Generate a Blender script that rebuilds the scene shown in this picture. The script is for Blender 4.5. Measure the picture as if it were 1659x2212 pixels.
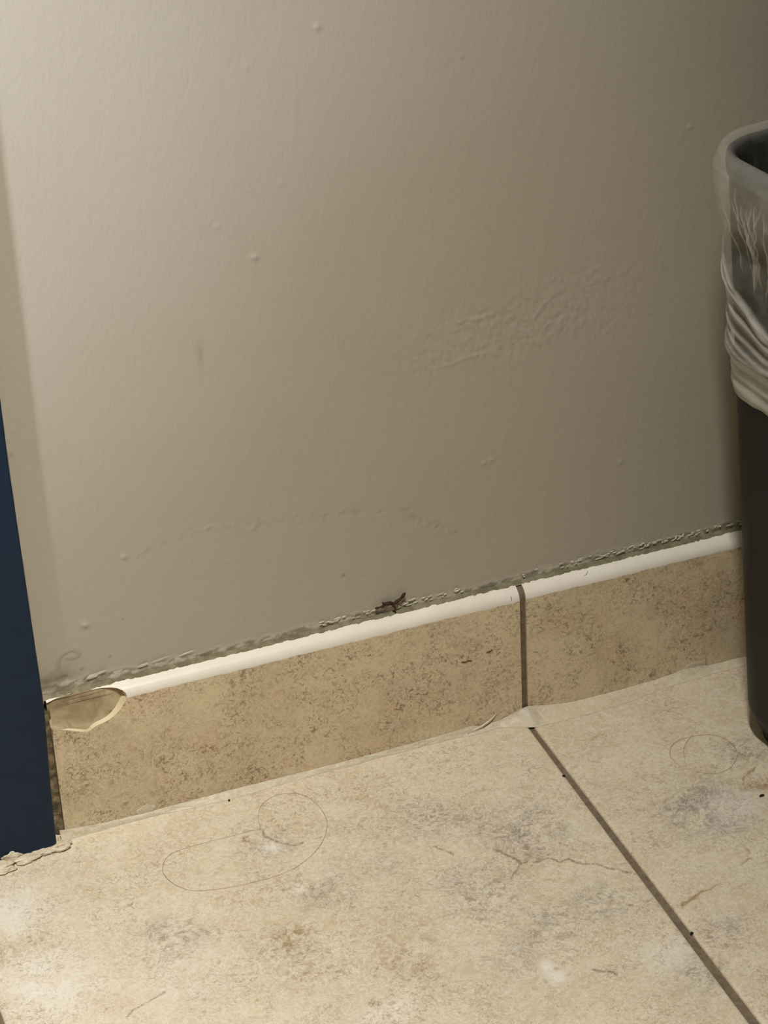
import bpy, bmesh, math, random
import numpy as np
from mathutils import Vector, Matrix, geometry

for o in list(bpy.data.objects):
    bpy.data.objects.remove(o, do_unlink=True)
S = bpy.context.scene
C = S.collection

# ------------------------------------------------------------------ camera
cam_d = bpy.data.cameras.new('camera')
cam = bpy.data.objects.new('camera', cam_d)
C.objects.link(cam)
RX = ((0.9342210674842024, 0.2835489282893252, 0.21640471883637968),
      (-0.35390772058008946, 0.8125332441398444, 0.46318360558355826),
      (-0.04450081327889101, -0.5093031832156119, 0.8594358295905298))
m = Matrix.Identity(4)
for i in range(3):
    m[i][0] = RX[i][0]; m[i][1] = RX[i][2]; m[i][2] = -RX[i][1]
m[0][3], m[1][3], m[2][3] = -0.455961, -1.096282, 0.833425
cam.matrix_world = m
cam_d.sensor_fit = 'VERTICAL'
cam_d.sensor_height = 24.0
cam_d.lens = 24.0 * 5603.812 / 2212.0
cam_d.clip_start = 0.01
S.camera = cam

# ------------------------------------------------------------------ world, lights, exposure
w = bpy.data.worlds.new('world'); S.world = w
w.use_nodes = True
w.node_tree.nodes['Background'].inputs[0].default_value = (1.0, 0.95, 0.84, 1)
w.node_tree.nodes['Background'].inputs[1].default_value = 0.03

def aim(o, target):
    d = Vector(target) - o.location
    o.rotation_euler = d.to_track_quat('-Z', 'Y').to_euler()

def spot(name, loc, target, power, size_deg, blend, radius, col):
    d = bpy.data.lights.new(name, 'SPOT')
    d.energy = power; d.spot_size = math.radians(size_deg); d.spot_blend = blend
    d.shadow_soft_size = radius; d.color = col
    o = bpy.data.objects.new(name, d); C.objects.link(o)
    o.location = loc; aim(o, target)
    return o

def area(name, loc, target, power, sx, sy, col):
    d = bpy.data.lights.new(name, 'AREA')
    d.shape = 'RECTANGLE'; d.size = sx; d.size_y = sy; d.energy = power; d.color = col
    o = bpy.data.objects.new(name, d); C.objects.link(o)
    o.location = loc; aim(o, target)
    return o

spot('spot_lamp', (-1.645, -1.141, 0.526), (-0.774, 0.0, 0.549), 138, 36.1, 0.5, 0.12, (0.94, 1.0, 1.30))
area('ceiling_lamp', (-0.301, -0.701, 1.722), (-4.142, 0, 0.1), 83, 0.3, 0.3, (1.0, 0.965, 0.915))

S.view_settings.view_transform = 'Standard'
S.view_settings.look = 'None'
S.view_settings.gamma = 1.0
S.view_settings.use_curve_mapping = False
S.view_settings.exposure = 0.0

# ------------------------------------------------------------------ helpers
rng = np.random.default_rng(7)
random.seed(7)

def lin(r, g, b):
    f = lambda c: (c / 255 / 12.92) if c / 255 <= 0.04045 else ((c / 255 + 0.055) / 1.055) ** 2.4
    return (f(r), f(g), f(b), 1.0)

def mesh_np(name, verts, faces, quads=True):
    me = bpy.data.meshes.new(name)
    v = np.asarray(verts, dtype=np.float32); f = np.asarray(faces, dtype=np.int32)
    n = f.shape[1]
    me.vertices.add(len(v)); me.vertices.foreach_set('co', v.ravel())
    me.loops.add(f.size); me.loops.foreach_set('vertex_index', f.ravel())
    me.polygons.add(len(f))
    me.polygons.foreach_set('loop_start', np.arange(0, f.size, n, dtype=np.int32))
    me.polygons.foreach_set('loop_total', np.full(len(f), n, dtype=np.int32))
    me.update(calc_edges=True); me.validate()
    return me

def link(name, me, mat, parent=None, smooth=False):
    o = bpy.data.objects.new(name, me); C.objects.link(o)
    if mat: me.materials.append(mat)
    if parent: o.parent = parent
    if smooth: me.polygons.foreach_set('use_smooth', np.ones(len(me.polygons), dtype=bool))
    return o

def tag(o, label=None, cat=None, group=None, kind=None):
    if label: o['label'] = label
    if cat: o['category'] = cat
    if group: o['group'] = group
    if kind: o['kind'] = kind
    return o

def attr(me, name, vals):
    a = me.attributes.new(name, 'FLOAT', 'POINT')
    a.data.foreach_set('value', np.asarray(vals, dtype=np.float32).ravel())

def grid_faces(nu, nv, wrap=False):
    """vertex (i,j) = i*nv + j ; i along u, j along v"""
    i = np.arange(nu if wrap else nu - 1)[:, None]; j = np.arange(nv - 1)[None, :]
    i2 = (i + 1) % nu
    return np.stack([i * nv + j, i2 * nv + j, i2 * nv + j + 1, i * nv + j + 1], -1).reshape(-1, 4)

def vnoise(x, y, seed=0):
    """smooth value noise, about -1..1"""
    xi = np.floor(x).astype(np.int64); yi = np.floor(y).astype(np.int64)
    fx = x - xi; fy = y - yi
    fx = fx * fx * (3 - 2 * fx); fy = fy * fy * (3 - 2 * fy)
    def h(a, b):
        n = (a * 374761393 + b * 668265263 + seed * 1274126177) & 0xFFFFFFFF
        n = ((n ^ (n >> 13)) * 1274126177) & 0xFFFFFFFF
        return ((n ^ (n >> 16)) & 0xFFFF) / 32767.5 - 1
    a = h(xi, yi) * (1 - fx) + h(xi + 1, yi) * fx
    b = h(xi, yi + 1) * (1 - fx) + h(xi + 1, yi + 1) * fx
    return a * (1 - fy) + b * fy

def fbm(x, y, seed=0, octs=4):
    s = 0; a = 0.5
    for k in range(octs):
        s = s + a * vnoise(x * 2 ** k, y * 2 ** k, seed + k * 17); a *= 0.55
    return s

def poly_dist(px, py, pts):
    """distance to a polyline, and the fraction along it"""
    best = np.full(px.shape, 1e9); frac = np.zeros(px.shape)
    pts = [tuple(p) for p in pts]; n = len(pts) - 1
    for k in range(n):
        (ax, ay), (bx, by) = pts[k], pts[k + 1]
        dx, dy = bx - ax, by - ay; L = dx * dx + dy * dy + 1e-12
        tt = np.clip(((px - ax) * dx + (py - ay) * dy) / L, 0, 1)
        d = np.hypot(px - ax - tt * dx, py - ay - tt * dy)
        mk = d < best
        best = np.where(mk, d, best); frac = np.where(mk, (k + tt) / n, frac)
    return best, frac

def in_poly(x, y, poly):
    c = False; n = len(poly); j = n - 1
    for i in range(n):
        xi, yi = poly[i]; xj, yj = poly[j]
        if (yi > y) != (yj > y) and x < (xj - xi) * (y - yi) / (yj - yi) + xi: c = not c
        j = i
    return c

def sm(e0, e1, x):
    t = np.clip((x - e0) / (e1 - e0), 0, 1)
    return t * t * (3 - 2 * t)

def catmull(pts, n=8):
    P = [np.array(p, float) for p in pts]; out = []
    for i in range(len(P) - 1):
        p0 = P[max(i - 1, 0)]; p1 = P[i]; p2 = P[i + 1]; p3 = P[min(i + 2, len(P) - 1)]
        for k in range(n):
            t = k / n
            out.append(0.5 * (2 * p1 + (p2 - p0) * t + (2 * p0 - 5 * p1 + 4 * p2 - p3) * t * t + (3 * p1 - p0 - 3 * p2 + p3) * t ** 3))
    out.append(P[-1]); return out

def tube_into(bm, pts, rad, n=6):
    pts = [Vector(p) for p in pts]
    rads = rad if hasattr(rad, '__len__') else [rad] * len(pts)
    rings = []
    for i, p in enumerate(pts):
        d = (pts[min(i + 1, len(pts) - 1)] - pts[max(i - 1, 0)]).normalized()
        up = Vector((0, 0, 1)) if abs(d.z) < 0.9 else Vector((1, 0, 0))
        a = d.cross(up).normalized(); b = a.cross(d)
        rings.append([bm.verts.new(p + rads[i] * (math.cos(2 * math.pi * k / n) * a + math.sin(2 * math.pi * k / n) * b)) for k in range(n)])
    for r0, r1 in zip(rings, rings[1:]):
        for k in range(n):
            bm.faces.new((r0[k], r0[(k + 1) % n], r1[(k + 1) % n], r1[k]))
    bm.faces.new(rings[0][::-1]); bm.faces.new(rings[-1])

def bm_mesh(bm, name):
    bmesh.ops.recalc_face_normals(bm, faces=bm.faces)
    me = bpy.data.meshes.new(name); bm.to_mesh(me); bm.free(); return me

# ------------------------------------------------------------------ node helpers
class NB:
    def __init__(s, name):
        s.m = bpy.data.materials.new(name); s.m.use_nodes = True
        s.t = s.m.node_tree; s.n = s.t.nodes; s.l = s.t.links
        s.b = s.n['Principled BSDF']; s.co = s.n.new('ShaderNodeTexCoord').outputs['Object']
    def setin(s, sock, v):
        if isinstance(v, bpy.types.NodeSocket): s.l.new(v, sock)
        else: sock.default_value = v
    def noise(s, scale, detail=4, rough=0.55, dist=0.0, vec=None, col=False):
        n = s.n.new('ShaderNodeTexNoise')
        n.inputs['Scale'].default_value = scale; n.inputs['Detail'].default_value = detail
        n.inputs['Roughness'].default_value = rough; n.inputs['Distortion'].default_value = dist
        s.l.new(vec or s.co, n.inputs['Vector'])
        return n.outputs['Color' if col else 'Fac']
    def mapping(s, scale=(1, 1, 1), rot=(0, 0, 0), loc=(0, 0, 0)):
        n = s.n.new('ShaderNodeMapping'); s.l.new(s.co, n.inputs['Vector'])
        n.inputs['Scale'].default_value = scale; n.inputs['Rotation'].default_value = rot; n.inputs['Location'].default_value = loc
        return n.outputs[0]
    def math(s, op, a, b=0.0, clamp=False):
        n = s.n.new('ShaderNodeMath'); n.operation = op; n.use_clamp = clamp
        s.setin(n.inputs[0], a); s.setin(n.inputs[1], b); return n.outputs[0]
    def ramp(s, v, stops):
        n = s.n.new('ShaderNodeMapRange'); n.interpolation_type = 'SMOOTHSTEP'
        s.l.new(v, n.inputs[0])
        n.inputs[1].default_value, n.inputs[2].default_value = stops[0], stops[1]
        n.inputs[3].default_value, n.inputs[4].default_value = (stops[2], stops[3]) if len(stops) > 2 else (0, 1)
        return n.outputs[0]
    def mix(s, f, a, b, mode='MIX'):
        n = s.n.new('ShaderNodeMix'); n.data_type = 'RGBA'; n.blend_type = mode
        s.setin(n.inputs[0], f); s.setin(n.inputs[6], a); s.setin(n.inputs[7], b); return n.outputs[2]
    def attr(s, name):
        n = s.n.new('ShaderNodeAttribute'); n.attribute_name = name; return n.outputs['Fac']
    def bump(s, h, dist, strength=1.0, prev=None):
        n = s.n.new('ShaderNodeBump'); n.inputs['Distance'].default_value = dist; n.inputs['Strength'].default_value = strength
        s.l.new(h, n.inputs['Height'])
        if prev: s.l.new(prev, n.inputs['Normal'])
        return n.outputs[0]
    def done(s, col, rough=0.5, normal=None, spec=0.5):
        s.setin(s.b.inputs['Base Color'], col); s.setin(s.b.inputs['Roughness'], rough)
        s.b.inputs['Specular IOR Level'].default_value = spec
        if normal: s.l.new(normal, s.b.inputs['Normal'])
        return s.m

# ------------------------------------------------------------------ materials
def wall_paint():
    k = NB('greige_wall_paint')
    base = lin(178, 170, 152)
    c = k.mix(k.ramp(k.noise(7, 3), (0.35, 0.7)), base, lin(174, 166, 147))
    c = k.mix(k.attr('stain'), c, lin(98, 90, 74))
    c = k.mix(k.attr('grime'), c, lin(104, 96, 76))
    c = k.mix(k.attr('fleck'), c, lin(196, 189, 168))
    v = k.mapping((1.5, 1, 0.8), (0, math.radians(25), 0))
    n1 = k.noise(330, 2, 0.5, 0.3, v); n2 = k.noise(120, 3, 0.6, 0.6, v)
    b = k.bump(n1, 0.00022, 0.55)
    b = k.bump(n2, 0.0006, 0.35, b)
    return k.done(c, 0.48, b, 0.4)

def stone(name, base, tan, pink, gray, white, brown, dark, scale=1.0, speck=1.0, seed=0.0, bumpk=1.0):
    k = NB(name)
    v = k.mapping((1, 1, 1), (0, 0, 0), (seed, seed * 0.7, seed * 0.3))
    v2 = k.mapping((1, 1, 1), (0, 0, 0), (seed + 5.2, seed * 0.7 - 3.1, seed * 0.3 + 1.7))
    big = k.noise(22, 4, 0.62, 0.5, v)
    big2 = k.noise(30, 4, 0.62, 0.6, v2)
    mid = k.noise(75 * scale, 5, 0.66, 0.9, v)
    fine = k.noise(300 * scale, 3, 0.6, 1.2, v)
    fine2 = k.noise(560 * scale, 3, 0.6, 0.9, v2)
    c = k.mix(k.ramp(big, (0.36, 0.66)), base, tan)
    c = k.mix(k.math('MULTIPLY', k.ramp(big2, (0.48, 0.68)), 0.65), c, pink)
    # patches: masks placed on the print, broken up by the medium noise
    brk = k.ramp(mid, (0.40, 0.60)); brf = k.ramp(fine, (0.42, 0.60))
    gm = k.math('MULTIPLY', k.attr('gray'), k.math('ADD', k.math('MULTIPLY', brk, 0.6), k.math('MULTIPLY', brf, 0.5)), True)
    c = k.mix(k.math('MULTIPLY', gm, 0.95), c, gray)
    wm = k.math('MULTIPLY', k.attr('white'), k.math('ADD', k.math('MULTIPLY', brk, 0.5), 0.5), True)
    c = k.mix(k.math('MULTIPLY', wm, 0.9), c, white)
    bmk = k.math('MULTIPLY', k.attr('brown'), k.math('ADD', k.math('MULTIPLY', brk, 0.5), k.math('MULTIPLY', brf, 0.5)), True)
    c = k.mix(bmk, c, brown)
    # worm-like print: pale and dark squiggles, in clusters
    clus = k.ramp(k.noise(34, 4, 0.65, 0.6, v2), (0.38, 0.64, 0.25, 1.0))
    r1 = k.math('ABSOLUTE', k.math('SUBTRACT', k.noise(120 * scale, 4, 0.66, 1.6, v2), 0.5))
    r2 = k.math('ABSOLUTE', k.math('SUBTRACT', k.noise(170 * scale, 4, 0.66, 1.8, v), 0.5))
    pale = k.math('MULTIPLY', k.ramp(r1, (0.0, 0.07, 1, 0)), 0.45)
    c = k.mix(pale, c, white)
    c = k.mix(k.math('MULTIPLY', k.ramp(fine, (0.52, 0.66)), k.math('MULTIPLY', clus, 0.42 * speck)), c, dark)
    c = k.mix(k.math('MULTIPLY', k.ramp(r2, (0.0, 0.03, 1, 0)), k.math('MULTIPLY', clus, 0.40 * speck)), c, dark)
    c = k.mix(k.math('MULTIPLY', k.ramp(fine2, (0.56, 0.68)), k.math('MULTIPLY', clus, 0.40 * speck)), c, dark)
    c = k.mix(k.math('MULTIPLY', k.ramp(fine2, (0.44, 0.30)), 0.35), c, white)
    c = k.mix(k.attr('vein'), c, lin(152, 122, 78))
    c = k.mix(k.math('MULTIPLY', k.attr('fissure'), k.ramp(fine2, (0.36, 0.52, 0.45, 1.0))), c, lin(126, 104, 78))
    b = k.bump(fine, 0.0004, 0.30 * bumpk)
    b = k.bump(mid, 0.0008, 0.2 * bumpk, b)
    return k.done(c, 0.45, b, 0.4)

def plain(name, col, rough=0.5, spec=0.5, noise_scale=None, col2=None, bump=None, detail=4):
    k = NB(name); c = col; nb = None
    if noise_scale:
        n = k.noise(noise_scale, detail, 0.6, 0.5)
        c = k.mix(k.ramp(n, (0.35, 0.65)), col, col2 or col)
        if bump: nb = k.bump(n, bump, 0.6)
    return k.done(c, rough, nb, spec)

M_wall = wall_paint()
M_floor = stone('cream_stone_print', lin(211, 199, 170), lin(201, 187, 157), lin(206, 188, 161), lin(148, 138, 129), lin(228, 221, 207), lin(158, 130, 96), lin(144, 122, 92), 1.0, 1.15)
M_base = stone('tan_stone_print', lin(220, 203, 166), lin(201, 184, 150), lin(214, 181, 146), lin(160, 138, 116), lin(230, 210, 180), lin(140, 108, 76), lin(104, 78, 52), 1.1, 1.5, 3.1)
M_caulk = stone('cream_caulk', lin(203, 190, 160), lin(194, 180, 150), lin(198, 181, 154), lin(176, 166, 152), lin(222, 213, 194), lin(168, 143, 112), lin(166, 148, 118), 1.0, 0.45, 1.3, 0.6)
M_white = plain('white_glaze', lin(234, 227, 212), 0.28, 0.4, 40, lin(229, 221, 205))
M_grout = plain('brown_grout', lin(122, 108, 88), 0.9, 0.2, 260, lin(106, 93, 75), 0.0006)
M_chip = plain('bare_ceramic', lin(178, 160, 126), 0.75, 0.3, 110, lin(150, 130, 98), 0.0006)
M_rim = plain('chip_rim_ceramic', lin(216, 200, 166), 0.6, 0.3)
M_blue = plain('navy_paint', lin(23, 40, 60), 0.45, 0.22, 120, lin(21, 37, 56), 0.0002)
M_dirtycaulk = plain('dirty_caulk', lin(136, 128, 102), 0.75, 0.25, 160, lin(108, 100, 76), 0.0004)
M_beadpaint = plain('bead_paint', lin(186, 178, 162), 0.5, 0.4)
M_grimegap = plain('grimy_gap', lin(150, 134, 100), 0.95, 0.1, 200, lin(92, 84, 66), 0.001)
M_brown = plain('dark_brown_debris', lin(70, 38, 24), 0.6, 0.3, 700, lin(48, 24, 16))
M_hair = plain('brown_hair', lin(138, 116, 86), 0.5, 0.3)
M_crumb = plain('black_crumb', lin(38, 34, 30), 0.8, 0.2)
M_bin = plain('charcoal_plastic', lin(31, 30, 29), 0.5, 0.25)
M_foot = plain('black_rubber', lin(18, 18, 18), 0.5, 0.3)
M_flake = plain('pale_paint_flake', lin(212, 204, 184), 0.6, 0.3)
M_seal = plain('smoky_seal', lin(204, 192, 168), 0.5, 0.4, 160, lin(192, 180, 156))

def film():
    k = NB('frosted_plastic_film')
    b = k.b
    b.inputs['Base Color'].default_value = lin(222, 219, 208)
    b.inputs['Roughness'].default_value = 0.35
    b.inputs['Specular IOR Level'].default_value = 0.35
    tr = k.n.new('ShaderNodeBsdfTransparent')
    tl = k.n.new('ShaderNodeBsdfTranslucent'); tl.inputs[0].default_value = lin(220, 216, 204)
    mx0 = k.n.new('ShaderNodeMixShader'); mx0.inputs[0].default_value = 0.3
    k.l.new(b.outputs[0], mx0.inputs[1]); k.l.new(tl.outputs[0], mx0.inputs[2])
    op = k.math('ADD', k.attr('thick'), k.math('MULTIPLY', k.math('SUBTRACT', k.noise(90, 4, 0.6, 1.0), 0.5), 0.12), True)
    mx = k.n.new('ShaderNodeMixShader')
    k.l.new(op, mx.inputs[0]); k.l.new(tr.outputs[0], mx.inputs[1]); k.l.new(mx0.outputs[0], mx.inputs[2])
    k.l.new(mx.outputs[0], k.n['Material Output'].inputs['Surface'])
    return k.m
M_film = film()

# ------------------------------------------------------------------ dimensions (metres)
T = 0.009                 # how far the base tiles stand off the wall
H, WH = 0.0842, 0.0070    # base tile height, height of its white rounded edge
FLAT = H - WH
ARC = 0.008 * math.pi / 2

def profile(s):
    """point (y, z) of the base tile's face at arc length s from the floor"""
    if s <= FLAT: return -T, s
    a = (s - FLAT) / 0.008
    return -T * math.cos(a), FLAT + WH * math.sin(a)

# ------------------------------------------------------------------ wall
fx = np.concatenate([[-2.0, -1.2, -0.7, -0.45, -0.33], np.arange(-0.285, 0.1701, 0.0008), [0.19, 0.25, 0.4, 0.7, 1.2, 2.0]])
fz = np.concatenate([[0.0, 0.03, 0.06], np.arange(0.0775, 0.458, 0.0008), [0.47, 0.5, 0.6, 0.9, 1.4, 2.4]])
X, Z = np.meshgrid(fx, fz, indexing='ij')
D = np.zeros_like(X)                                   # paint relief, towards the room
for x, z, r, hgt in [(-132.7, 304.4, 1.6, 1.0), (-213, 155.1, 1.5, .7), (-236.9, 120.8, 1.7, 1.1), (-94, 414.1, 1.6, .9), (-149.9, 323.8, 1.5, .35),
                     (100, 327.9, 1.1, .6), (-16.8, 161.9, 1.3, .55), (-12.5, 162.6, 1.3, .5), (61.9, 143.3, 1.3, .5), (-130, 401, 1.5, .3), (-117, 340, 1.8, .3)]:
    x, z, r, hgt = x / 1e3, z / 1e3, r / 1e3, hgt / 1e3
    d2 = ((X - x) ** 2 + (Z - z) ** 2 + 0.5 * (X - x) * (Z - z)) / r ** 2
    D += hgt * 0.75 * np.exp(-d2)
n_f = fbm(X * 330, Z * 330, 3, 3)
n_m = fbm(X * 130, Z * 130, 5, 3)
# rough repaired patch
px = (X - (-0.008)) / 0.062; pz = (Z - 0.236 - 0.05 * (X + 0.008)) / 0.022
pm = np.exp(-(px ** 2 + pz ** 2) ** 1.5)
pm2 = np.exp(-(((X - 0.045) / 0.035) ** 2 + ((Z - 0.245) / 0.03) ** 2))
ru = 0.86 * X + 0.5 * Z; rv = -0.5 * X + 0.86 * Z
D += (pm + 0.6 * pm2) * 0.00030 * fbm(ru * 480, rv * 340, 9, 3)
for pl, hgt, wd in [([(-41.9, 223.5), (-34, 223.6), (-26.6, 225.3), (-17, 226), (-8.7, 224)], .55, .9), ([(-29.7, 245.8), (-24, 247), (-18.3, 245.9), (-8.6, 247.5)], .5, .9), ([(-26, 236), (-14, 235.2)], .3, .9),
                    ([(12, 238), (18, 246), (25, 251)], .35, 1.2), ([(-106.2, 395), (-106.2, 383.8), (-108.3, 365.6), (-111.2, 349.6)], .22, 1.6),
                    ([(20, 168), (24, 176)], .25, 1.0), ([(-205.3, 129), (-177.7, 134.3), (-152.3, 140.2)], .12, .9)]:
    d, f = poly_dist(X, Z, [(a / 1e3, b / 1e3) for a, b in pl])
    D += 0.6 * hgt / 1e3 * np.exp(-((d + 0.0006 * n_f) / (wd / 1e3)) ** 2) * np.clip(0.7 + 1.3 * n_f, 0, 2) * np.minimum(1, 4 * np.minimum(f, 1 - f) + 0.3)
# long shallow crazed line across the lower wall
crack = [(a / 1e3, b / 1e3) for a, b in [(-204.8, 153.3), (-192.6, 157.4), (-170.4, 161), (-131.3, 154.2), (-101.1, 152.6), (-70.7, 146), (-62, 144), (-55.6, 138.4), (-44, 131), (-33.7, 124.3)]]
d, f = poly_dist(X, Z + 0.0022 * n_m, crack)
cm = np.exp(-(d / 0.0028) ** 2)
D += cm * 0.00030 * fbm(X * 420, Z * 520, 21, 3)
stain = 0.30 * np.exp(-(d / 0.0016) ** 2) * sm(-.1, .5, n_f) * (0.4 + 0.6 * sm(0.5, .9, f))
# small dark specks and a smudge
for x, z, a, b, v in [(-97.7, 113.7, 1.1, .6, .75), (-217.3, 119.1, .8, .5, .5), (-21.5, 386.1, 1.2, .8, .35), (-164.2, 258.8, 1.7, 7, .22), (-250.1, 93.3, 1, .9, .8), (-241.3, 95, 1.1, .9, .6), (-86, 111, 2, .8, .12),
                      (-263, 300, 1.0, 1.4, .25), (-262.6, 226, 1.0, 1.0, .35), (-226, 98.5, .7, .7, .5)]:
    stain = np.maximum(stain, v * np.exp(-(((X * 1e3 - x) / a) ** 2 + ((Z * 1e3 - z) / b) ** 2)))
# peeling, dirty paint edge just above the tiles
low = np.clip((Z - 0.0842) * 1e3, -9, 60)
edge = 2.9 + 1.3 * sm(-0.04, 0.04, X) + 1.8 * fbm(X * 60, X * 0 + 3.3, 31, 4) + 1.4 * fbm(X * 260, X * 0 + 9.1, 33, 3) + 3.5 * np.exp(-((X + 0.245) / 0.02) ** 2)
in_edge = sm(0.5, -0.5, low - edge)
rag = fbm(X * 210, Z * 420, 41, 4)
grime = np.clip(0.42 * in_edge * sm(0.22, -0.12, rag) + 0.45 * np.exp(-((low - edge) / 0.55) ** 2) * sm(-.25, .25, n_f + .3 * rag), 0, 0.9)
fleck = in_edge * sm(0.04, 0.24, rag) * 0.95 * sm(0.2, 1.0, low)
grime = np.maximum(grime, 0.6 * sm(1.3, 0.3, low) * (low > -8))
cg = np.exp(-(((X + 0.262) / 0.018) ** 2 + ((Z - 0.088) / 0.010) ** 2))
grime = np.maximum(grime, np.clip(cg * (0.55 + 0.8 * fbm(X * 150, Z * 150, 45, 4)), 0, .8))
D += in_edge * (0.0002 + 0.0005 * rag) + 0.00022 * np.exp(-((low - edge - .4) / 0.8) ** 2)
loop = [(a / 1e3, b / 1e3) for a, b in [(-252, 94), (-253.5, 99), (-253, 104), (-250, 107), (-245, 108), (-241.5, 105.5), (-243, 103), (-248, 103.5)]]
d, f = poly_dist(X, Z, loop)
D += 0.00025 * np.exp(-(d / 0.0008) ** 2); stain = np.maximum(stain, .25 * np.exp(-((d - .0007) / 0.0006) ** 2))
V = np.stack([X, -D, Z], -1).reshape(-1, 3)
me = mesh_np('wall_back', V, grid_faces(len(fx), len(fz)))
attr(me, 'stain', stain); attr(me, 'grime', grime); attr(me, 'fleck', fleck)
wall = tag(link('wall_back', me, M_wall, smooth=True), 'greige painted wall with a rough patch and peeling lower edge', 'wall', kind='structure')

# ------------------------------------------------------------------ floor: grout bed and tiles
bm = bmesh.new()
bmesh.ops.create_cube(bm, size=1.0, matrix=Matrix.Translation((0, -0.69, -0.0115)) @ Matrix.Diagonal((4.0, 1.40, 0.02, 1)))
floor = tag(link('floor', bm_mesh(bm, 'floor'), M_grout), 'cream stone tile floor with brown grout joints', 'floor', kind='structure')

VEINS = [  # (polyline mm, half width mm, strength, attribute)
    ([(-89.8, -94.5), (-85.8, -99), (-81.8, -105)], .7, .9, 'fissure'),
    ([(-60, -111.6), (-56.4, -118.4), (-52.5, -125.9), (-45.3, -128.5), (-39.1, -127.7), (-34.8, -132.5), (-29, -132.6), (-24.7, -140.3), (-18, -142.7), (-14.9, -147.1), (-10, -150.4), (-4.6, -156.8)], .7, 1.0, 'fissure'),
    ([(-52.5, -125.9), (-58, -131.1), (-63.2, -135.9)], .7, .9, 'fissure'),
    ([(6.4, -189.7), (12.5, -186.5), (20.2, -183.9), (24.6, -182.9), (32, -181.2)], 1.25, .85, 'vein'),
    ([(93.4, -101.5), (85.1, -106.9), (81.6, -110.9), (80.4, -117.1)], 1.0, .85, 'vein'),
    ([(95.9, -90), (92.4, -95.4)], .9, .6, 'vein'),
    ([(-53.6, -215.6), (-49.3, -218.4), (-44.7, -222.8)], .8, 1., 'fissure'),
    ([(48.3, -172.2), (55.3, -170.1)], .6, .7, 'fissure'),
    ([(57.8, -162.9), (57.2, -165.8)], 1.0, .7, 'vein'),
    ([(-271.6, -156.5), (-265.4, -153), (-258.8, -150.4), (-249.7, -147.1)], .6, .8, 'fissure'),
    ([(-167.2, -43.8), (-165.8, -50.9), (-163.5, -55.8), (-161, -59.5), (-157.3, -62.4), (-154.6, -65.5), (-150.8, -64.6)], .7, 1., 'fissure'),
]
GRAY = [(56, -124, 24, 1.1), (-82, -73, 20, .6), (-60, -85, 22, .35), (-39, -103, 22, .75), (-80, -138, 22, .65), (-62, -178, 17, .6), (-85, -192, 18, .5), (-27, -170, 18, .6), (17, -218, 13, .7),
        (-9, -237, 14, .8), (-232, -109, 16, .8), (-150, -105, 16, .7), (-165, -58, 12, .8), (95, -85, 12, .6), (-120, -100, 14, .3), (-190, -150, 18, .4)]
BROWN = [(-180, -135, 15, .7), (-180, -163, 13, .5), (-161, -196, 4, 1.2), (-176.8, -50, 3.2, 1.4), (-315, -88, 9, .8), (-134, -175, 16, .6), (92, -115, 7, 1.1), (-130, -160, 20, .4), (-110, -60, 22, .3)]
WHITE = [(-303, -58, 20, .8), (-300, -121, 28, .95), (-164, -101, 4.5, 1.1), (-162, -203, 8, 1), (-73, -209, 5, 1.2), (-150, -204, 9, 1), (-17, -217, 14, .7), (69, -128, 14, .7), (-165, -60, 5, 1), (-240, -140, 30, .4)]

BOOST = {'gray': 1.35, 'brown': 1.35, 'white': 1.15}
def axis(a, b, fa, fb, step, coarse):
    """grid lines from a to b: rounded rim at both ends, fine between fa and fb"""
    e = [0.0, 0.0005, 0.0014]
    inner = []
    lo, hi = a + 0.003, b - 0.003
    x = lo
    while x < hi:
        inner.append(x); x += step if fa <= x <= fb else coarse
    return np.array([a + q for q in e] + inner + [b - q for q in e[::-1]])

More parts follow.
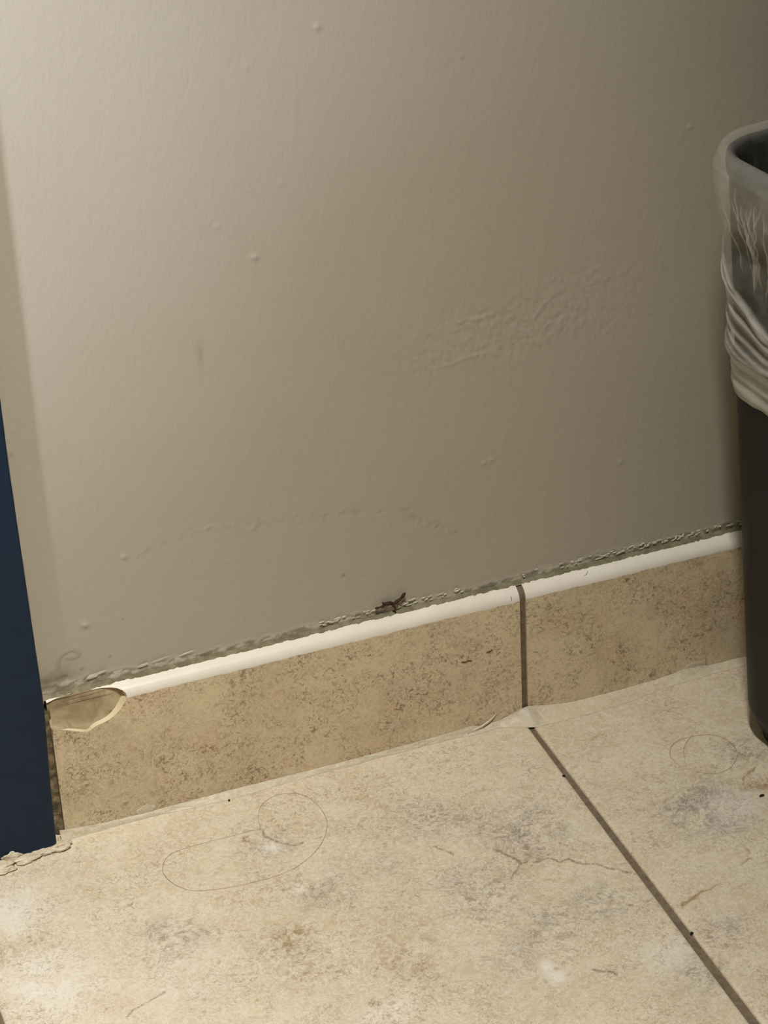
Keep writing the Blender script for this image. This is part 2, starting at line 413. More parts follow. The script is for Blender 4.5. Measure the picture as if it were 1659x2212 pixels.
def floor_tile(x0, x1, y0, y1, fine=None, skew=(0, 0)):
    if fine: gx = axis(x0, x1, fine[0], fine[1], 0.0008, 0.02); gy = axis(y0, y1, fine[2], fine[3], 0.0008, 0.02)
    else: gx = axis(x0, x1, 9, 9, 1, 0.05); gy = axis(y0, y1, 9, 9, 1, 0.05)
    X, Y = np.meshgrid(gx, gy, indexing='ij')
    dx = np.minimum(X - x0, x1 - X); dy = np.minimum(Y - y0, y1 - Y); d = np.minimum(dx, dy)
    Z = -0.0007 * (1 - np.clip(d / 0.0014, 0, 1)) ** 2
    # slightly tapering joint: the long edges lean
    tt = np.clip((-Y - 0.02) / 0.26, 0, 1.1)
    X = X + tt * (skew[0] * np.clip(1 - (X - x0) / 0.05, 0, 1) + skew[1] * np.clip(1 - (x1 - X) / 0.05, 0, 1))
    nu, nv = len(gx), len(gy)
    V = np.stack([X, Y, Z], -1).reshape(-1, 3)
    F = grid_faces(nu, nv)
    # skirt
    ring = [i * nv for i in range(nu)] + [(nu - 1) * nv + j for j in range(1, nv)] + [i * nv + nv - 1 for i in range(nu - 2, -1, -1)] + [j for j in range(nv - 2, 0, -1)]
    base = len(V); B = V[ring].copy(); B[:, 2] = -0.005
    n = len(ring); k = np.arange(n); r = np.array(ring)
    F2 = np.stack([r[k], base + k, base + (k + 1) % n, r[(k + 1) % n]], -1)
    me = mesh_np('tile', np.concatenate([V, B]), np.concatenate([F, F2]))
    x = np.concatenate([X.ravel(), B[:, 0]]); y = np.concatenate([Y.ravel(), B[:, 1]])
    A = {q: np.zeros(len(x)) for q in ('gray', 'white', 'brown', 'vein', 'fissure')}
    if fine:
        wx = x + 0.006 * fbm(x * 70, y * 70, 51, 3); wy = y + 0.006 * fbm(x * 70, y * 70, 57, 3)
        for q, L in (('gray', GRAY), ('brown', BROWN), ('white', WHITE)):
            for cx, cy, rr, v in L:
                A[q] = np.maximum(A[q], v * BOOST[q] * np.exp(-(((wx * 1e3 - cx) ** 2 + (wy * 1e3 - cy) ** 2) / rr ** 2) ** 1.3))
        jx = x + 0.0014 * fbm(x * 240, y * 240, 61, 3); jy = y + 0.0014 * fbm(x * 240, y * 240, 67, 3)
        wob = 0.75 + 0.9 * fbm(x * 300, y * 300, 71, 2)
        for pl, hw, v, q in VEINS:
            dd, f = poly_dist(jx * 1e3, jy * 1e3, pl)
            tap = (1.25 - f) if q == 'vein' else 1.0
            A[q] = np.maximum(A[q], v * np.exp(-(dd / (hw * tap * np.clip(wob, .4, 2))) ** 2))
    for q in A: attr(me, q, A[q])
    return tag(link('tile', me, M_floor, floor, smooth=True))

P = 0.330
for ix in range(-4, 5):
    xa, xb = (ix - 1) * P + 0.0020, ix * P - 0.0021
    for iy in range(0, 3):
        yb = -0.0035 - iy * P; ya = yb - P + 0.0042
        if iy == 0 and ix == 0: floor_tile(-0.3265, -0.0019, ya, yb, (-0.33, 0, -0.262, 0), (0, -0.0008))
        elif iy == 0 and ix == 1: floor_tile(0.0013, xb, ya, yb, (0, 0.165, -0.30, 0), (0.0011, 0))
        elif iy == 0 and ix == -1: floor_tile(xa, -0.3335, ya, yb)
        else: floor_tile(xa, xb, ya, yb)

# ------------------------------------------------------------------ baseboard: grout backing, tiles with white rounded edge, a chip
def prof_pts(n=10):
    ss = [0.0, 0.02, 0.045, FLAT] + [FLAT + ARC * k / n for k in range(1, n + 1)]
    return ss

# the grout bed follows the profile 1.6 mm further in
ss = prof_pts()
V = []; F = []
for xj in [0.0, 0.3283, 0.6583, 0.9883, 1.3183, 1.65]:
    b0 = len(V)
    for x in (xj - 0.0040, xj + 0.0040):
        for s in ss:
            y, z = profile(s); V.append((x, y * 0.84, z * 0.992 if s > 0 else 0.0005))
    F.append(grid_faces(2, len(ss)) + b0)
F = np.concatenate(F)
me = mesh_np('baseboard_back', V, F)
base_root = tag(link('baseboard_back', me, M_grout, smooth=True), 'tan stone base tiles with a white rounded top edge along the wall', 'baseboard', kind='structure')

CHIP = [(a / 1e3, b / 1e3) for a, b in [(-268, 84.2), (-262.7, 85.1), (-257.5, 86.3), (-253, 87.2), (-248.1, 87.5), (-243, 87.2), (-237.8, 86.6), (-233, 86.1), (-228.4, 85.1), (-225.6, 84.0), (-223.2, 82.2), (-221.8, 80.2), (-221.6, 78.0), (-222.2, 76.3), (-223.6, 74.1), (-225.2, 71.9),
         (-227, 70.0), (-229.9, 67.8), (-232.5, 66.5), (-235.1, 65.6), (-238.0, 65.0), (-240.1, 64.3), (-242.4, 62.9), (-244.4, 62.4), (-247.2, 63.2), (-250, 64.4), (-254, 66.2), (-258.2, 67.7), (-262.0, 68.6), (-268, 69)]]
CC = (-0.2480, 0.0765)
def chip_inner():
    out = []
    for x, s in CHIP:
        dx, ds = x - CC[0], s - CC[1]; L = math.hypot(dx, ds) + 1e-9
        a = math.atan2(ds, dx)
        wdt = 0.0016 * max(0.0, math.cos(a + 0.75))
        if wdt < 0.0003: wdt = 0.0
        out.append((x - dx / L * wdt, s - ds / L * wdt))
    return out
CHIN = chip_inner()

def base_tile(x0, x1, chip=False):
    step = 0.016
    top = FLAT + ARC
    pts = []; edges = []
    def add(p):
        pts.append(Vector(p)); return len(pts) - 1
    def chain(L, closed=False):
        ids = [add(p) for p in L]
        for a, b in zip(ids, ids[1:]): edges.append((a, b))
        if closed: edges.append((ids[-1], ids[0]))
    nx = max(2, int((x1 - x0) / step))
    gx = [x0 + (x1 - x0) * k / nx for k in range(nx + 1)]
    if chip: gx = sorted(set([round(g, 5) for g in gx] + [round(x0 + 0.0025 * k, 5) for k in range(20)]))
    # wavy print line where glaze meets stone
    def gl(x): return FLAT + 0.0002 * math.sin(x * 90) + 0.0002 * math.sin(x * 431 + 1) + 0.00013 * math.sin(x * 2100 + 2) + 0.0001 * math.sin(x * 3300)
    nz = max(40, int((x1 - x0) / 0.0016))
    chain([(x0, 0), (x0, 0.03), (x0, 0.06), (x0, top)]); chain([(x1, 0), (x1, top)])
    for s in ss[0], ss[1], ss[2]: chain([(x0, s), (x1, s)])
    for s in ss[4:]: chain([(x0, s), (x1, s)])
    chain([(x0 + (x1 - x0) * k / nz, gl(x0 + (x1 - x0) * k / nz)) for k in range(nz + 1)])
    if chip:
        clip = lambda L: [(max(x, x0), s) for x, s in L]
        co = clip(CHIP); ci = clip(CHIN)
        chain(co); chain(ci)
        for k in range(1, 24):
            for j in range(1, 22):
                p = (x0 + 0.0018 * k, 0.062 + 0.0012 * j)
                if in_poly(p[0], p[1], CHIN): add(p)
    vs, es, fs, *_ = geometry.delaunay_2d_cdt(pts, edges, [], 0, 1e-6)
    V3 = []
    depth = {}
    inner_pts = np.array([(v[0], v[1]) for v in vs])
    if chip:
        dd, _ = poly_dist(inner_pts[:, 0], inner_pts[:, 1], CHIP)
    for i, v in enumerate(vs):
        y, z = profile(v[1])
        if chip and in_poly(v[0], v[1], CHIP) and dd[i] > 1e-5:
            # the broken face: a slanting, slightly hollow cut from the top edge down to the front face
            nn = float(fbm(np.array(v[0] * 160), np.array(v[1] * 160), 81, 3))
            tt = min(max((z - 0.0630) / 0.0206, 0.0), 1.0)
            yc = -0.0088 + 0.0052 * tt + 0.0011 * math.sin(math.pi * tt) * (1 + 0.4 * nn)
            q = min(dd[i] / 0.0004, 1.0)
            y = y + q * max(0.0, yc - y)
        V3.append((v[0], y, z))
    kinds = {'stone': [], 'white': [], 'chip': [], 'rim': []}
    for f in fs:
        cx = sum(vs[i][0] for i in f) / len(f); cs = sum(vs[i][1] for i in f) / len(f)
        if not (x0 - 1e-6 <= cx <= x1 + 1e-6 and 0 <= cs <= top): continue
        if chip and in_poly(cx, cs, CHIN): kinds['chip'].append(f)
        elif chip and in_poly(cx, cs, CHIP): kinds['rim'].append(f)
        elif cs > gl(cx): kinds['white'].append(f)
        else: kinds['stone'].append(f)
    def sub(fl):
        used = sorted({i for f in fl for i in f}); mp = {i: k for k, i in enumerate(used)}
        return [V3[i] for i in used], [tuple(mp[i] for i in f) for f in fl]
    # the stone mesh carries the end faces too
    sv, sf = sub(kinds['stone'])
    for xe, flip in ((x0, False), (x1, True)):
        col = sorted({(round(v[1], 6), i) for i, v in enumerate(vs) if abs(v[0] - xe) < 1e-6})
        prof = [V3[i] for _, i in col]
        b = len(sv)
        sv += list(prof) + [(xe, 0.0, H), (xe, 0.0, 0.0)]
        ids = list(range(b, b + len(prof) + 2)); sf.append(tuple(ids[::-1] if flip else ids))
    me = bpy.data.meshes.new('tile'); me.from_pydata(sv, [], sf); me.update()
    xa = np.array([v[0] for v in sv]); za = np.array([v[2] for v in sv])
    A = {q: np.zeros(len(sv)) for q in ('gray', 'white', 'brown', 'vein', 'fissure')}
    for q in A: attr(me, q, A[q])
    t = tag(link('tile', me, M_base, base_root))
    wv, wf = sub(kinds['white'])
    me = bpy.data.meshes.new('white_edge'); me.from_pydata(wv, [], wf); me.update()
    tag(link('white_edge', me, M_white, t, smooth=True), 'white glazed rounded top edge')
    if chip:
        cv, cf = sub(kinds['chip'])
        me = bpy.data.meshes.new('chip'); me.from_pydata(cv, [], cf); me.update()
        tag(link('chip', me, M_chip, t, smooth=True), 'bare olive beige broken corner')
        cv, cf = sub(kinds['rim'])
        me = bpy.data.meshes.new('chip_rim'); me.from_pydata(cv, [], cf); me.update()
        tag(link('chip_rim', me, M_rim, t), 'cream broken edge around the chip')
    return t

tileA = base_tile(-0.2626, -0.0018, True)
tileA['label'] = 'base tile with a chipped corner beside the blue frame'
tileB = base_tile(0.0018, 0.3265)
for k in range(1, 5): base_tile(0.0018 + P * k, 0.3265 + P * k)

# brown print streaks and scuffs: thin raised traces on the tile faces
def trace(parent, name, pts_xs, rad, mat, label=None):
    bm = bmesh.new()
    P3 = []
    for x, s in pts_xs:
        y, z = profile(s / 1e3); P3.append((x / 1e3, y + 0.00005, z))
    n = len(P3)
    rr = [rad * (0.35 + 0.65 * math.sin(math.pi * (k + .5) / n)) for k in range(n)]
    tube_into(bm, P3, rr, 5)
    o = link(name, bm_mesh(bm, name), mat, parent)
    if label: o['label'] = label
    return o
M_rust = plain('rusty_mark', lin(126, 88, 44), 0.8, 0.2, 900, lin(96, 66, 36))
M_scuff = plain('gray_scuff', lin(140, 134, 126), 0.7, 0.2)
trace(tileA, 'mark', [(-36.7, 47.4), (-34.5, 46.8), (-33, 47.3), (-30.6, 46.6)], 0.00055, M_rust, 'rusty brown streak')
trace(tileA, 'mark', [(-22, 49.5), (-20, 49.7), (-18.3, 50.4)], 0.0005, M_rust, 'rusty brown streak')
trace(tileA, 'scuff', [(-6.3, 81.5), (-6.4, 80), (-6.5, 78.7)], 0.00025, M_scuff, 'dark scuff')
trace(tileB, 'scuff', [(40.3, 85.2), (39.6, 84), (38.4, 83.1), (37.3, 83.1)], 0.00022, M_scuff, 'dark scuff')
trace(tileB, 'mark', [(5.5, 42.2), (7.2, 42), (8.4, 41)], 0.0003, M_scuff, 'dark speck')

# ------------------------------------------------------------------ caulk fillet between floor and base tiles
def strip(name, xs, n, fn, mat, **kw):
    V = []
    for x in xs:
        for j in range(n): V.append(fn(x, j / (n - 1)))
    me = mesh_np(name, V, grid_faces(len(xs), n))
    return link(name, me, mat, smooth=True, **kw)

xk = np.array([-266, -262.8, -240, -213.3, -175.8, -120, -80, -42.7, -33, -25.7, -15, -4, 1.6, 12, 30, 52.3, 80, 98, 106, 112, 136.8, 400]) / 1e3
uk = np.array([5.5, 5.0, 3.2, 2.6, 3.0, 2.4, 2.6, 3.2, 4.2, 2.2, 3.0, 6.5, 7.5, 5.0, 2.6, 2.4, 3.0, 5.2, 5.6, 3.4, 3.0, 3.0]) / 1e3
lk = np.array([12, 11.5, 10.8, 10.8, 13.2, 11.4, 11.0, 11.2, 13, 12, 12, 17.5, 19.5, 20.5, 20, 20, 15, 14, 14, 13.5, 13.4, 13]) / 1e3
def fillet(x, t):
    u = float(np.interp(x, xk, uk)) + 0.0005 * float(fbm(np.array(x * 180), np.array(1.7), 91, 3))
    l = float(np.interp(x, xk, lk)) + 0.0007 * float(fbm(np.array(x * 150), np.array(5.2), 93, 3))
    a = t
    y0, z0 = -T - 0.0001, u; y1, z1 = -l, 0.0001
    # concave quarter between the two contact lines
    b = 0.42
    cy, cz = -T - 0.0016, 0.0012
    y = (1 - a) ** 2 * y0 + 2 * a * (1 - a) * (cy * (1 - b) + b * (y0 + y1) / 2) + a * a * y1
    z = (1 - a) ** 2 * z0 + 2 * a * (1 - a) * (cz * (1 - b) + b * (z0 + z1) / 2) + a * a * z1
    nn = 0.00028 * float(fbm(np.array(x * 210), np.array(t * 3), 95, 3)) * math.sin(math.pi * t)
    return (x, y - nn, z + nn)
caulk = strip('trim_1', np.arange(-0.2655, 0.40, 0.0012), 9, fillet, M_caulk)
tag(caulk, 'cream caulk line smeared between the floor and the base tiles', 'caulk', kind='structure')
# smoky smear of sealant plugging the joint where the two grout lines meet
def smear(x, t):
    p = fillet(x, t)
    q = math.exp(-((x - 0.0015 - (t - .5) * 0.004) / 0.0055) ** 2) * math.sin(math.pi * min(1, t * 1.0)) ** 0.5
    return (p[0], p[1] - 0.0009 * q + 0.0004 * (1 - q), p[2] + 0.0008 * q - 0.0004 * (1 - q))
o = strip('sealant_smear', np.arange(-0.0075, 0.0115, 0.0007), 12, smear, M_seal, parent=caulk)
tag(o, 'gray sealant smear over the joint')
# torn flap of caulk to the left of the joint
bm = bmesh.new()
tube_into(bm, [(-0.0355, -0.0112, 0.0012), (-0.031, -0.0106, 0.0018), (-0.0265, -0.0101, 0.0026), (-0.0225, -0.0097, 0.0042), (-0.0192, -0.0094, 0.0062), (-0.0172, -0.0092, 0.0080)], [0.0002, 0.0006, 0.0008, 0.0008, 0.0005, 0.0002], 7)
tag(link('caulk_flap', bm_mesh(bm, 'caulk_flap'), M_caulk, caulk, smooth=True), 'torn raised flap of caulk')
def blob(parent, name, mat, loc, scl, seed, label=None, rough=0.35, fr=90):
    bm = bmesh.new(); bmesh.ops.create_icosphere(bm, subdivisions=4, radius=1)
    for v in bm.verts:
        n = float(fbm(np.array(v.co.x * 2 + seed), np.array(v.co.y * 2 + v.co.z * 1.3), seed, 3))
        v.co *= 1 + rough * n
        v.co = Vector((v.co.x * scl[0], v.co.y * scl[1], v.co.z * scl[2])) + Vector(loc)
    o = link(name, bm_mesh(bm, name), mat, parent, smooth=True)
    if label: o['label'] = label
    return o
blob(caulk, 'caulk_smear', M_caulk, (-0.219, -0.0090, 0.0042), (0.006, 0.0004, 0.0026), 5, 'thin caulk smear on the tile')
blob(caulk, 'caulk_smear', M_seal, (0.1035, -0.0090, 0.0052), (0.0055, 0.0004, 0.0032), 9, 'pale caulk smear on the tile')

# thin caulk bead between the tile tops and the wall paint, ragged
def topbead(x, t):
    hgt = 0.0016 + 0.0005 * float(fbm(np.array(x * 120), np.array(2.2), 101, 3)) + 0.0005 * float(fbm(np.array(x * 600), np.array(2.9), 103, 2))
    y = -0.0032 * (1 - t) ** 1.3 - 0.0003; z = H - 0.0006 + hgt * t
    r = 0.00010 * float(fbm(np.array(x * 500), np.array(t * 4), 105, 3))
    return (x, y - r, z)
tb = strip('trim_2', np.arange(-0.264, 0.40, 0.0009), 6, topbead, M_dirtycaulk)
tag(tb, 'ragged dirty olive caulk bead above the white tile edges', 'caulk', kind='structure')
# paint flakes lifting along that bead
bm = bmesh.new()
spots = [(-0.237, 0.0898, 3.6, 1.3), (-0.2320, 0.0908, 4, 1.0), (-0.2095, 0.0892, 3.6, .9), (-0.2000, 0.0902, 5, .45), (-0.186, 0.0900, 5, .4)]
for k in range(150):
    x = random.choice([random.uniform(-0.115, -0.03), random.uniform(0.0, 0.14), random.uniform(0.05, 0.14)])
    spots.append((x, H + 0.0024 + random.uniform(-0.0003, 0.0028), random.uniform(.5, 1.9), random.uniform(.25, .75)))
for x, z, a, b in spots:
    n = 7; c = bm.verts.new((x, -0.0010 - random.uniform(0, .0003), z)); ring = []
    for q in range(n):
        an = 2 * math.pi * q / n; r = random.uniform(.7, 1.2)
        ring.append(bm.verts.new((x + a / 1e3 * r * math.cos(an), -0.0008 - random.uniform(0, .0002), z + b / 1e3 * r * math.sin(an) + 0.12 * a / 1e3 * math.cos(an))))
    for q in range(n): bm.faces.new((c, ring[q], ring[(q + 1) % n]))
o = link('paint_flakes', bm_mesh(bm, 'paint_flakes'), M_flake, tb); o['kind'] = 'stuff'

# ------------------------------------------------------------------ blue door frame at the left
FE = [(-0.2680, 0.0), (-0.2676, 0.016), (-0.2668, 0.045), (-0.2655, 0.072), (-0.2649, 0.088), (-0.2650, 0.11), (-0.2655, 0.16), (-0.2661, 0.23), (-0.2657, 0.28), (-0.2657, 0.5), (-0.2657, 2.1)]
FD = 0.0170
prof = []
V = []; nvp = 8
for x, z in FE:
    x -= 0.0012; r = 0.0012
    prof = [(-0.40, 0.0), (-0.40, -FD)] + [(x - r + r * math.sin(a), -FD + r - r * math.cos(a)) for a in (0, math.pi / 6, math.pi / 3, math.pi / 2)] + [(x, -0.002), (x, 0.0)]
    for px_, py_ in prof: V.append((px_, py_, max(z, 0.0005)))
F = grid_faces(len(FE), nvp)
me = mesh_np('trim_3', V, F)
fr = tag(link('trim_3', me, M_blue), 'navy blue painted door frame standing left of the chipped tile', 'door frame', kind='structure')
# paint bead along the frame, above the tile
def bead(z, t):
    x = float(np.interp(z, [a[1] for a in FE], [a[0] for a in FE])) - 0.0012
    a = t * math.pi / 2
    r = 0.0020 + 0.0002 * math.sin(z * 90) + 0.0002 * math.sin(z * 310)
    return (x + r * math.sin(a), -0.0118 + 0.0118 * (1 - math.cos(a)) - 0.0002, z)
o = strip('paint_bead', np.concatenate([np.arange(0.0868, 0.47, 0.003), [2.1]]), 6, bead, M_beadpaint, parent=fr)
tag(o, 'greige paint bead along the frame edge')
# grime in the gap between frame and tile end
bm = bmesh.new()
me = mesh_np('gap_grime', [(-0.2675 + 0.006 * u, -0.0052 - 0.0010 * vnoise(np.array(v * 22.), np.array(u * 3.), 5), 0.0005 + 0.078 * v) for u in np.linspace(0, 1, 5) for v in np.linspace(0, 1, 40)], grid_faces(5, 40))
tag(link('gap_grime', me, M_grimegap, fr, smooth=True), 'dark grime in the gap beside the tile')
# lumpy filler at the foot of the frame
blob(fr, 'filler_lump', M_caulk, (-0.2672, -0.0165, 0.0016), (0.0058, 0.0040, 0.0022), 3, 'cream filler lump at the foot', .5)
blob(fr, 'filler_lump', M_seal, (-0.2765, -0.0172, 0.0012), (0.0062, 0.0034, 0.0018), 4, 'gray filler lump at the foot', .55)
blob(fr, 'filler_lump', M_seal, (-0.2935, -0.0168, 0.0022), (0.0055, 0.0028, 0.0034), 6, 'gray filler lump at the foot', .6)
blob(fr, 'filler_lump', M_caulk, (-0.2860, -0.0188, 0.0010), (0.0085, 0.0040, 0.0014), 8, 'cream filler lump at the foot', .5)
blob(fr, 'filler_lump', M_caulk, (-0.3060, -0.0210, 0.0010), (0.0140, 0.0060, 0.0016), 12, 'cream filler lump at the foot', .5)

# ------------------------------------------------------------------ dried brown debris on the bead
bm = bmesh.new()
q = lambda L, y0: [(x / 1e3, y0 - 0.0004 * i * 0 , z / 1e3) for i, (x, z) in enumerate(L)]
tube_into(bm, q([(-64.6, 95.4), (-65.2, 94.6), (-66.2, 93.4), (-67.0, 92.6), (-68.2, 91.8), (-69.7, 91.0), (-71.6, 90.2), (-73.1, 90.2)], -0.0022), [.0004, .0009, .0010, .0007, .0009, .0011, .0008, .0006], 7)
tube_into(bm, q([(-71.5, 90.4), (-73.0, 91.2), (-74.9, 91.2), (-76.2, 91.3), (-77.4, 92.4), (-78.0, 92.2)], -0.0020), [.0006, .0010, .0011, .0009, .0006, .0003], 7)
tube_into(bm, q([(-75.8, 91.2), (-77.8, 90.2), (-79.4, 90.0), (-81.1, 89.9), (-81.8, 90.2)], -0.0020), [.0009, .0007, .0005, .0008, .0003], 7)
tube_into(bm, q([(-72.1, 89.8), (-71.2, 88.6), (-70.8, 87.6), (-70.9, 86.2)], -0.0030), [.0006, .0006, .0005, .0003], 7)
tag(link('debris', bm_mesh(bm, 'debris'), M_brown, smooth=True), 'dark brown twiggy dried debris stuck above the white tile edge', 'debris')

# ------------------------------------------------------------------ hairs and crumbs on the floor
def hair(strands, label):
    bm = bmesh.new()
    for L in strands:
        pts = catmull([(x / 1e3, y / 1e3, 0.00012) for x, y in L], 5)
        n = len(pts)
        pts = [(p[0], p[1], 0.00010 + 0.0004 * abs(math.sin(i * 0.11))) for i, p in enumerate(pts)]
        tube_into(bm, pts, 0.000075, 4)
    return tag(link('hair', bm_mesh(bm, 'hair'), M_hair), label, 'hair')
hair([[(57.3, -80.7), (56.7, -75.9), (58, -71.4), (62, -66.2), (67.8, -63.2), (73.5, -62.7), (79.3, -63.2), (84.4, -65.2), (88.8, -68.6), (91.2, -73.3), (92.1, -78.7), (91.5, -84.5), (89.6, -88.7), (86.1, -93.1), (81.4, -97), (77.1, -98.5), (72.8, -98.6), (69.2, -97.4), (65.8, -94.9), (63.2, -92.8)],
      [(77.2, -61.3), (73.3, -64.2), (69.5, -67.5), (66.1, -72.1), (63.9, -77.1), (62.3, -81.4)]],
     'thin brown hair curled in a small oval on the floor beside the bin')
hair([[(-161.3, -82.7), (-170.4, -84.9), (-179.5, -85.2), (-189.9, -84.9), (-199.9, -83.5), (-210.2, -80.7), (-217.1, -76.5), (-222.2, -68.7), (-224.2, -59.2), (-222.2, -52.5), (-218.9, -47.7), (-213.4, -44.5), (-204.8, -43.8), (-193.4, -43.8), (-180.5, -44.3), (-171.8, -43.7), (-166.6, -44.1), (-164.9, -35.6), (-160.8, -26.9), (-154.4, -21.7), (-146.9, -20.4), (-139.8, -22.9), (-135.2, -27.6), (-132.2, -37), (-131.7, -46.6), (-133.1, -55.1), (-137.3, -63.6), (-142.4, -70.3), (-149.1, -76.2), (-155, -79.9), (-161.5, -83.3)]],
     'long brown hair in a wide double loop on the tile below the chip')
def crumb(x, y, z, scl, seed, label, mat=M_crumb):
    o = blob(None, 'crumb', mat, (0, 0, 0), scl, seed, None, .5)
    o.location = (x, y, z); return tag(o, label, 'crumb')
crumb(0.0850, -0.1258, 0.0006, (0.0013, 0.0008, 0.0006), 13, 'black crumb on the floor tile near the bin')
crumb(-0.1742, -0.0145, 0.0007, (0.0006, 0.0006, 0.0005), 14, 'tiny dark crumb lying at the caulk line')
crumb(-0.0026, -0.0672, 0.0003, (0.0008, 0.0008, 0.0006), 15, 'dark crumb at the grout joint nearest the wall')
crumb(0.0019, -0.2100, -0.0003, (0.0009, 0.0010, 0.0006), 16, 'black crumb in the grout joint farthest from the wall')

# ------------------------------------------------------------------ waste bin
AL = math.radians(9)
BA, BB, RHO = 0.125, 0.095, 0.028
ca, sa = math.cos(AL), math.sin(AL)
C0 = (0.130, -0.083)
lx, ly = -(BA - RHO), (BB - RHO)
BO = (C0[0] - (ca * lx - sa * ly), C0[1] - (sa * lx + ca * ly))
BZ = 0.338
def rr_pt(u, a, b, r):
    """rounded rectangle, u in 0..1, starts at the middle of the back edge and runs towards -x; returns local xy and outward normal"""
    segs = [('l', a - r), ('c', r * math.pi / 2), ('l', 2 * (b - r)), ('c', r * math.pi / 2), ('l', 2 * (a - r)), ('c', r * math.pi / 2), ('l', 2 * (b - r)), ('c', r * math.pi / 2), ('l', a - r)]
    d = (u % 1.0) * sum(s[1] for s in segs)
    p = np.array([0.0, b]); ang = math.pi
    for k, L in segs:
        q = min(d, L)
        if k == 'l':
            p = p + q * np.array([math.cos(ang), math.sin(ang)])
        else:
            th = q / r
            c = p + r * np.array([-math.sin(ang), math.cos(ang)])
            a2 = ang + th
            p = c + r * np.array([math.sin(a2), -math.cos(a2)]); ang = a2
        d -= q
        if d <= 1e-12: break
    return p, np.array([math.sin(ang), -math.cos(ang)])
def grow(z): return 0.0405 * (z - 0.024)
# perimeter samples, denser at the back-left corner that is in view
uu = np.concatenate([np.linspace(0.0, 0.11, 14, endpoint=False), np.linspace(0.11, 0.20, 190, endpoint=False), np.linspace(0.20, 1.0, 80, endpoint=False)])
RR = [rr_pt(u, BA, BB, RHO) for u in uu]
def ring(off, z, extra=None):
    out = []
    for i, (p, n) in enumerate(RR):
        g = grow(z)
        c = np.sign(p) * g
        e = off + (extra[i] if extra is not None else 0)
        # corners move out with the sides
        sx = np.clip(p[0] / (BA - RHO), -1, 1); sy = np.clip(p[1] / (BB - RHO), -1, 1)
        q = p + np.array([sx * g, sy * g]) + n * e
        out.append((BO[0] + ca * q[0] - sa * q[1], BO[1] + sa * q[0] + ca * q[1], z))
    return out
def rings_mesh(name, rings, cap0=False, cap1=False):
    n = len(rings[0]); V = [p for r in rings for p in r]
    F = []
    for k in range(len(rings) - 1):
        for i in range(n):
            j = (i + 1) % n
            F.append((k * n + i, k * n + j, (k + 1) * n + j, (k + 1) * n + i))
    if cap0: F.append(tuple(range(n))[::-1])
    if cap1: F.append(tuple((len(rings) - 1) * n + i for i in range(n)))
    me = bpy.data.meshes.new(name); me.from_pydata(V, [], F); me.update()
    return me
binr = bpy.data.objects.new('waste_bin', None); C.objects.link(binr)
binr.location = (BO[0], BO[1], 0)
tag(binr, 'charcoal plastic waste bin with rounded corners standing by the wall', 'bin')
def child(o):
    o.parent = binr; o.matrix_parent_inverse = Matrix.Translation((-BO[0], -BO[1], 0)); return o
FB = 0.017
rings = []
for a in np.linspace(0, math.pi / 2, 8):
    rings.append(ring(-FB + FB * math.sin(a), 0.006 + FB - FB * math.cos(a)))
for z in (0.05, 0.1, 0.16, 0.2135, 0.26, 0.31, 0.328): rings.append(ring(0, z))
for o_, z in ((0.0008, 0.329), (0.0014, 0.332), (0.0014, 0.336), (0.0010, 0.3385), (0.0005, 0.3390), (-0.0012, 0.337), (-0.0022, 0.330)): rings.append(ring(o_, z))
for z in (0.26, 0.15, 0.05, 0.012): rings.append(ring(-0.0024, z))
child(link('body', rings_mesh('body', rings, True, True), M_bin, smooth=True))
rings = [ring(-0.0075, 0.0002), ring(-0.0070, 0.0012), ring(-0.0070, 0.006), ring(-0.0090, 0.0105), ring(-0.02, 0.0105)]
child(tag(link('foot', rings_mesh('foot', rings, True, True), M_foot, smooth=True), 'black inset foot ring'))

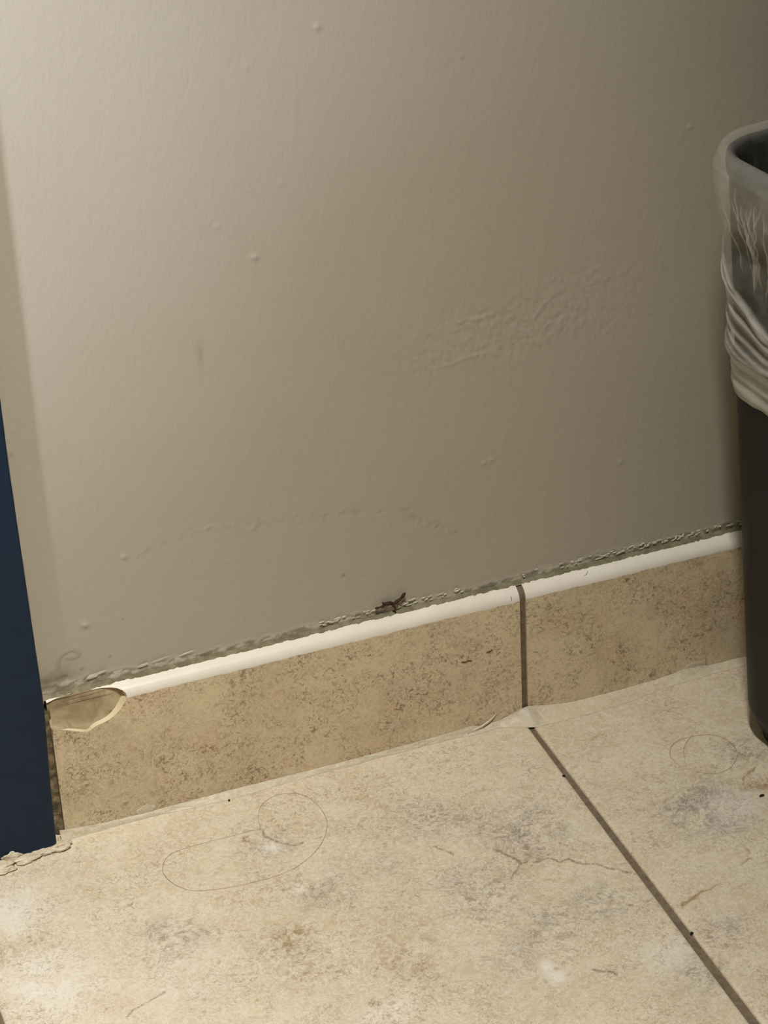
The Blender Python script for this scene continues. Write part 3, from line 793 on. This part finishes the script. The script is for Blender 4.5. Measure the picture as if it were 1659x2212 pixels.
# ------------------------------------------------------------------ bin liner: frosted film turned over the rim
offz = np.array([0.2130, 0.2145, 0.220, 0.2300, 0.2340, 0.2365, 0.2410, 0.246, 0.256, 0.266, 0.270, 0.275, 0.284, 0.294, 0.300, 0.307, 0.317, 0.326, 0.3345, 0.3400])
offv = np.array([2.2, 2.2, 2.2, 2.2, 3.4, 5.6, 4.2, 2.7, 2.7, 1.8, 2.4, 3.6, 3.4, 3.1, 4.4, 6.2, 8.0, 8.2, 7.6, 5.0]) / 1e3
per = 2 * (BA - RHO) * 2 + 2 * (BB - RHO) * 2 + 2 * math.pi * RHO
arc_u = uu * per * 1e3           # mm along the rim, 0 at the middle of the back
cz_mm = (BA - RHO) * 1e3          # start of the visible corner
rings = []; thick = []
zs = list(np.linspace(0.2130, 0.3400, 160))
def folds(am, z):
    """fold ridges on the turned-over film; am = mm past the corner start, z in mm"""
    d = np.zeros_like(am); t = np.zeros_like(am)
    wob = 1.2 * fbm(am * .08, am * 0 + z * .03, 171, 3)
    for z0, slope, up, dn, hgt, th, a0, a1 in [(297, -1.10, 1.2, 4.0, 1.5, .50, 12, 60), (286, -0.78, 1.0, 5.0, 1.9, .62, 6, 80), (272, -0.62, 1.0, 4.5, 1.8, .58, 5, 90), (259, -0.50, 0.9, 2.6, 1.3, .50, 6, 90),
                                              (251, -0.42, 0.8, 2.2, 1.1, .50, 0, 90), (279, -0.70, .7, 1.0, .7, .35, 16, 70), (244, -0.30, .7, 1.6, .8, .40, 14, 90)]:
        zz = z0 + slope * (am - 18) + 0.004 * (am - 18) ** 2 + wob
        e = z - zz
        g = np.where(e > 0, np.exp(-(e / up) ** 2), np.exp(-(e / dn) ** 2)) * sm(a0 - 6, a0 + 6, am) * sm(a1 + 10, a1 - 10, am)
        d += hgt * g; t = np.maximum(t, th * g)
    # thin creases fanning down from the rim
    for ac, lean, z0, z1, v in [(50, .10, 290, 328, .4), (53, .18, 284, 322, .5), (55.5, .02, 280, 316, .6), (58, -.05, 280, 320, .6), (60, -.10, 282, 324, .5), (63, -.14, 284, 326, .5), (46.5, .5, 304, 322, .45), (66, -.3, 296, 326, .5), (69, -.1, 280, 324, .5), (73, -.2, 285, 322, .4), (40, .2, 286, 318, .35)]:
        aa = ac + lean * (326 - z) + 0.6 * math.sin(z * .4 + ac)
        g = np.exp(-((am - aa) / 0.48) ** 2) * float(sm(z0 - 5, z0 + 6, np.array(z))) * float(sm(z1 + 6, z1 - 6, np.array(z)))
        d += 0.6 * g; t = np.maximum(t, 0.7 * v * g)
    return d, t
for z in zs:
    am = arc_u - cz_mm; zm = z * 1e3
    o_ = float(np.interp(z, offz, offv))
    d, t = folds(am, zm)
    band = float(sm(238, 235.5, np.array(zm)))
    tz = (0.17 + 0.22 * float(sm(296, 318, np.array(zm)))) * np.ones_like(am)
    # hem band: several layers, so denser, with soft horizontal rolls
    roll = np.sin((zm + 0.06 * am + 1.2 * fbm(am * .05, am * 0 + zm * .1, 7, 2)) * 0.78)
    d = np.where(band > 0.5, 0.45 * roll, d)
    tz = tz * (1 - band) + (0.74 + 0.10 * roll) * band
    n1 = fbm(am * 0.10, am * 0 + zm * 0.10, 121, 4)
    ex = (d + 0.55 * n1 * (1 - band) * sm(345, 325, np.array(zm))) / 1e3
    edge_w = 0.0008 * fbm(am * .07, am * 0, 131, 3)
    r_ = ring(o_, z, ex)
    if z < 0.2165: r_ = [(x, y, zz + (0.2165 - z) / 0.0035 * edge_w[i] * 1.2) for i, (x, y, zz) in enumerate(r_)]
    rings.append(r_)
    thick.append(np.clip(tz + t * (1 - band) + 0.10 * n1, 0.12, .95))
# over the rim and down inside
for o_, z, th in [(0.0038, 0.3418, .36), (0.0018, 0.3426, .34), (-0.0005, 0.3420, .30), (-0.0030, 0.3400, .22), (-0.0040, 0.3375, .08), (-0.0055, 0.335, .04), (-0.0075, 0.325, .03), (-0.0090, 0.31, .03), (-0.0100, 0.28, .03), (-0.0110, 0.22, .03), (-0.012, 0.12, .03), (-0.014, 0.03, .03)]:
    am = arc_u - cz_mm
    inn = float(sm(0.340, 0.31, np.array(z)))
    wv = inn * 0.0025 * fbm(am * .09 + 3, am * 0 + z * 60, 141, 3)
    rings.append(ring(o_, z, wv))
    thick.append(np.clip(th + inn * 0.3 * np.clip(fbm(am * .25, am * 0 + z * 40, 151, 3) - .15, 0, 1), 0.02, .9))
me = rings_mesh('bin_liner', rings, False, True)
attr(me, 'thick', np.concatenate([np.asarray(t) for t in thick]))
o = link('bin_liner', me, M_film, smooth=True)
tag(o, 'frosted clear plastic bag lining the bin and folded over its rim', 'bin bag')
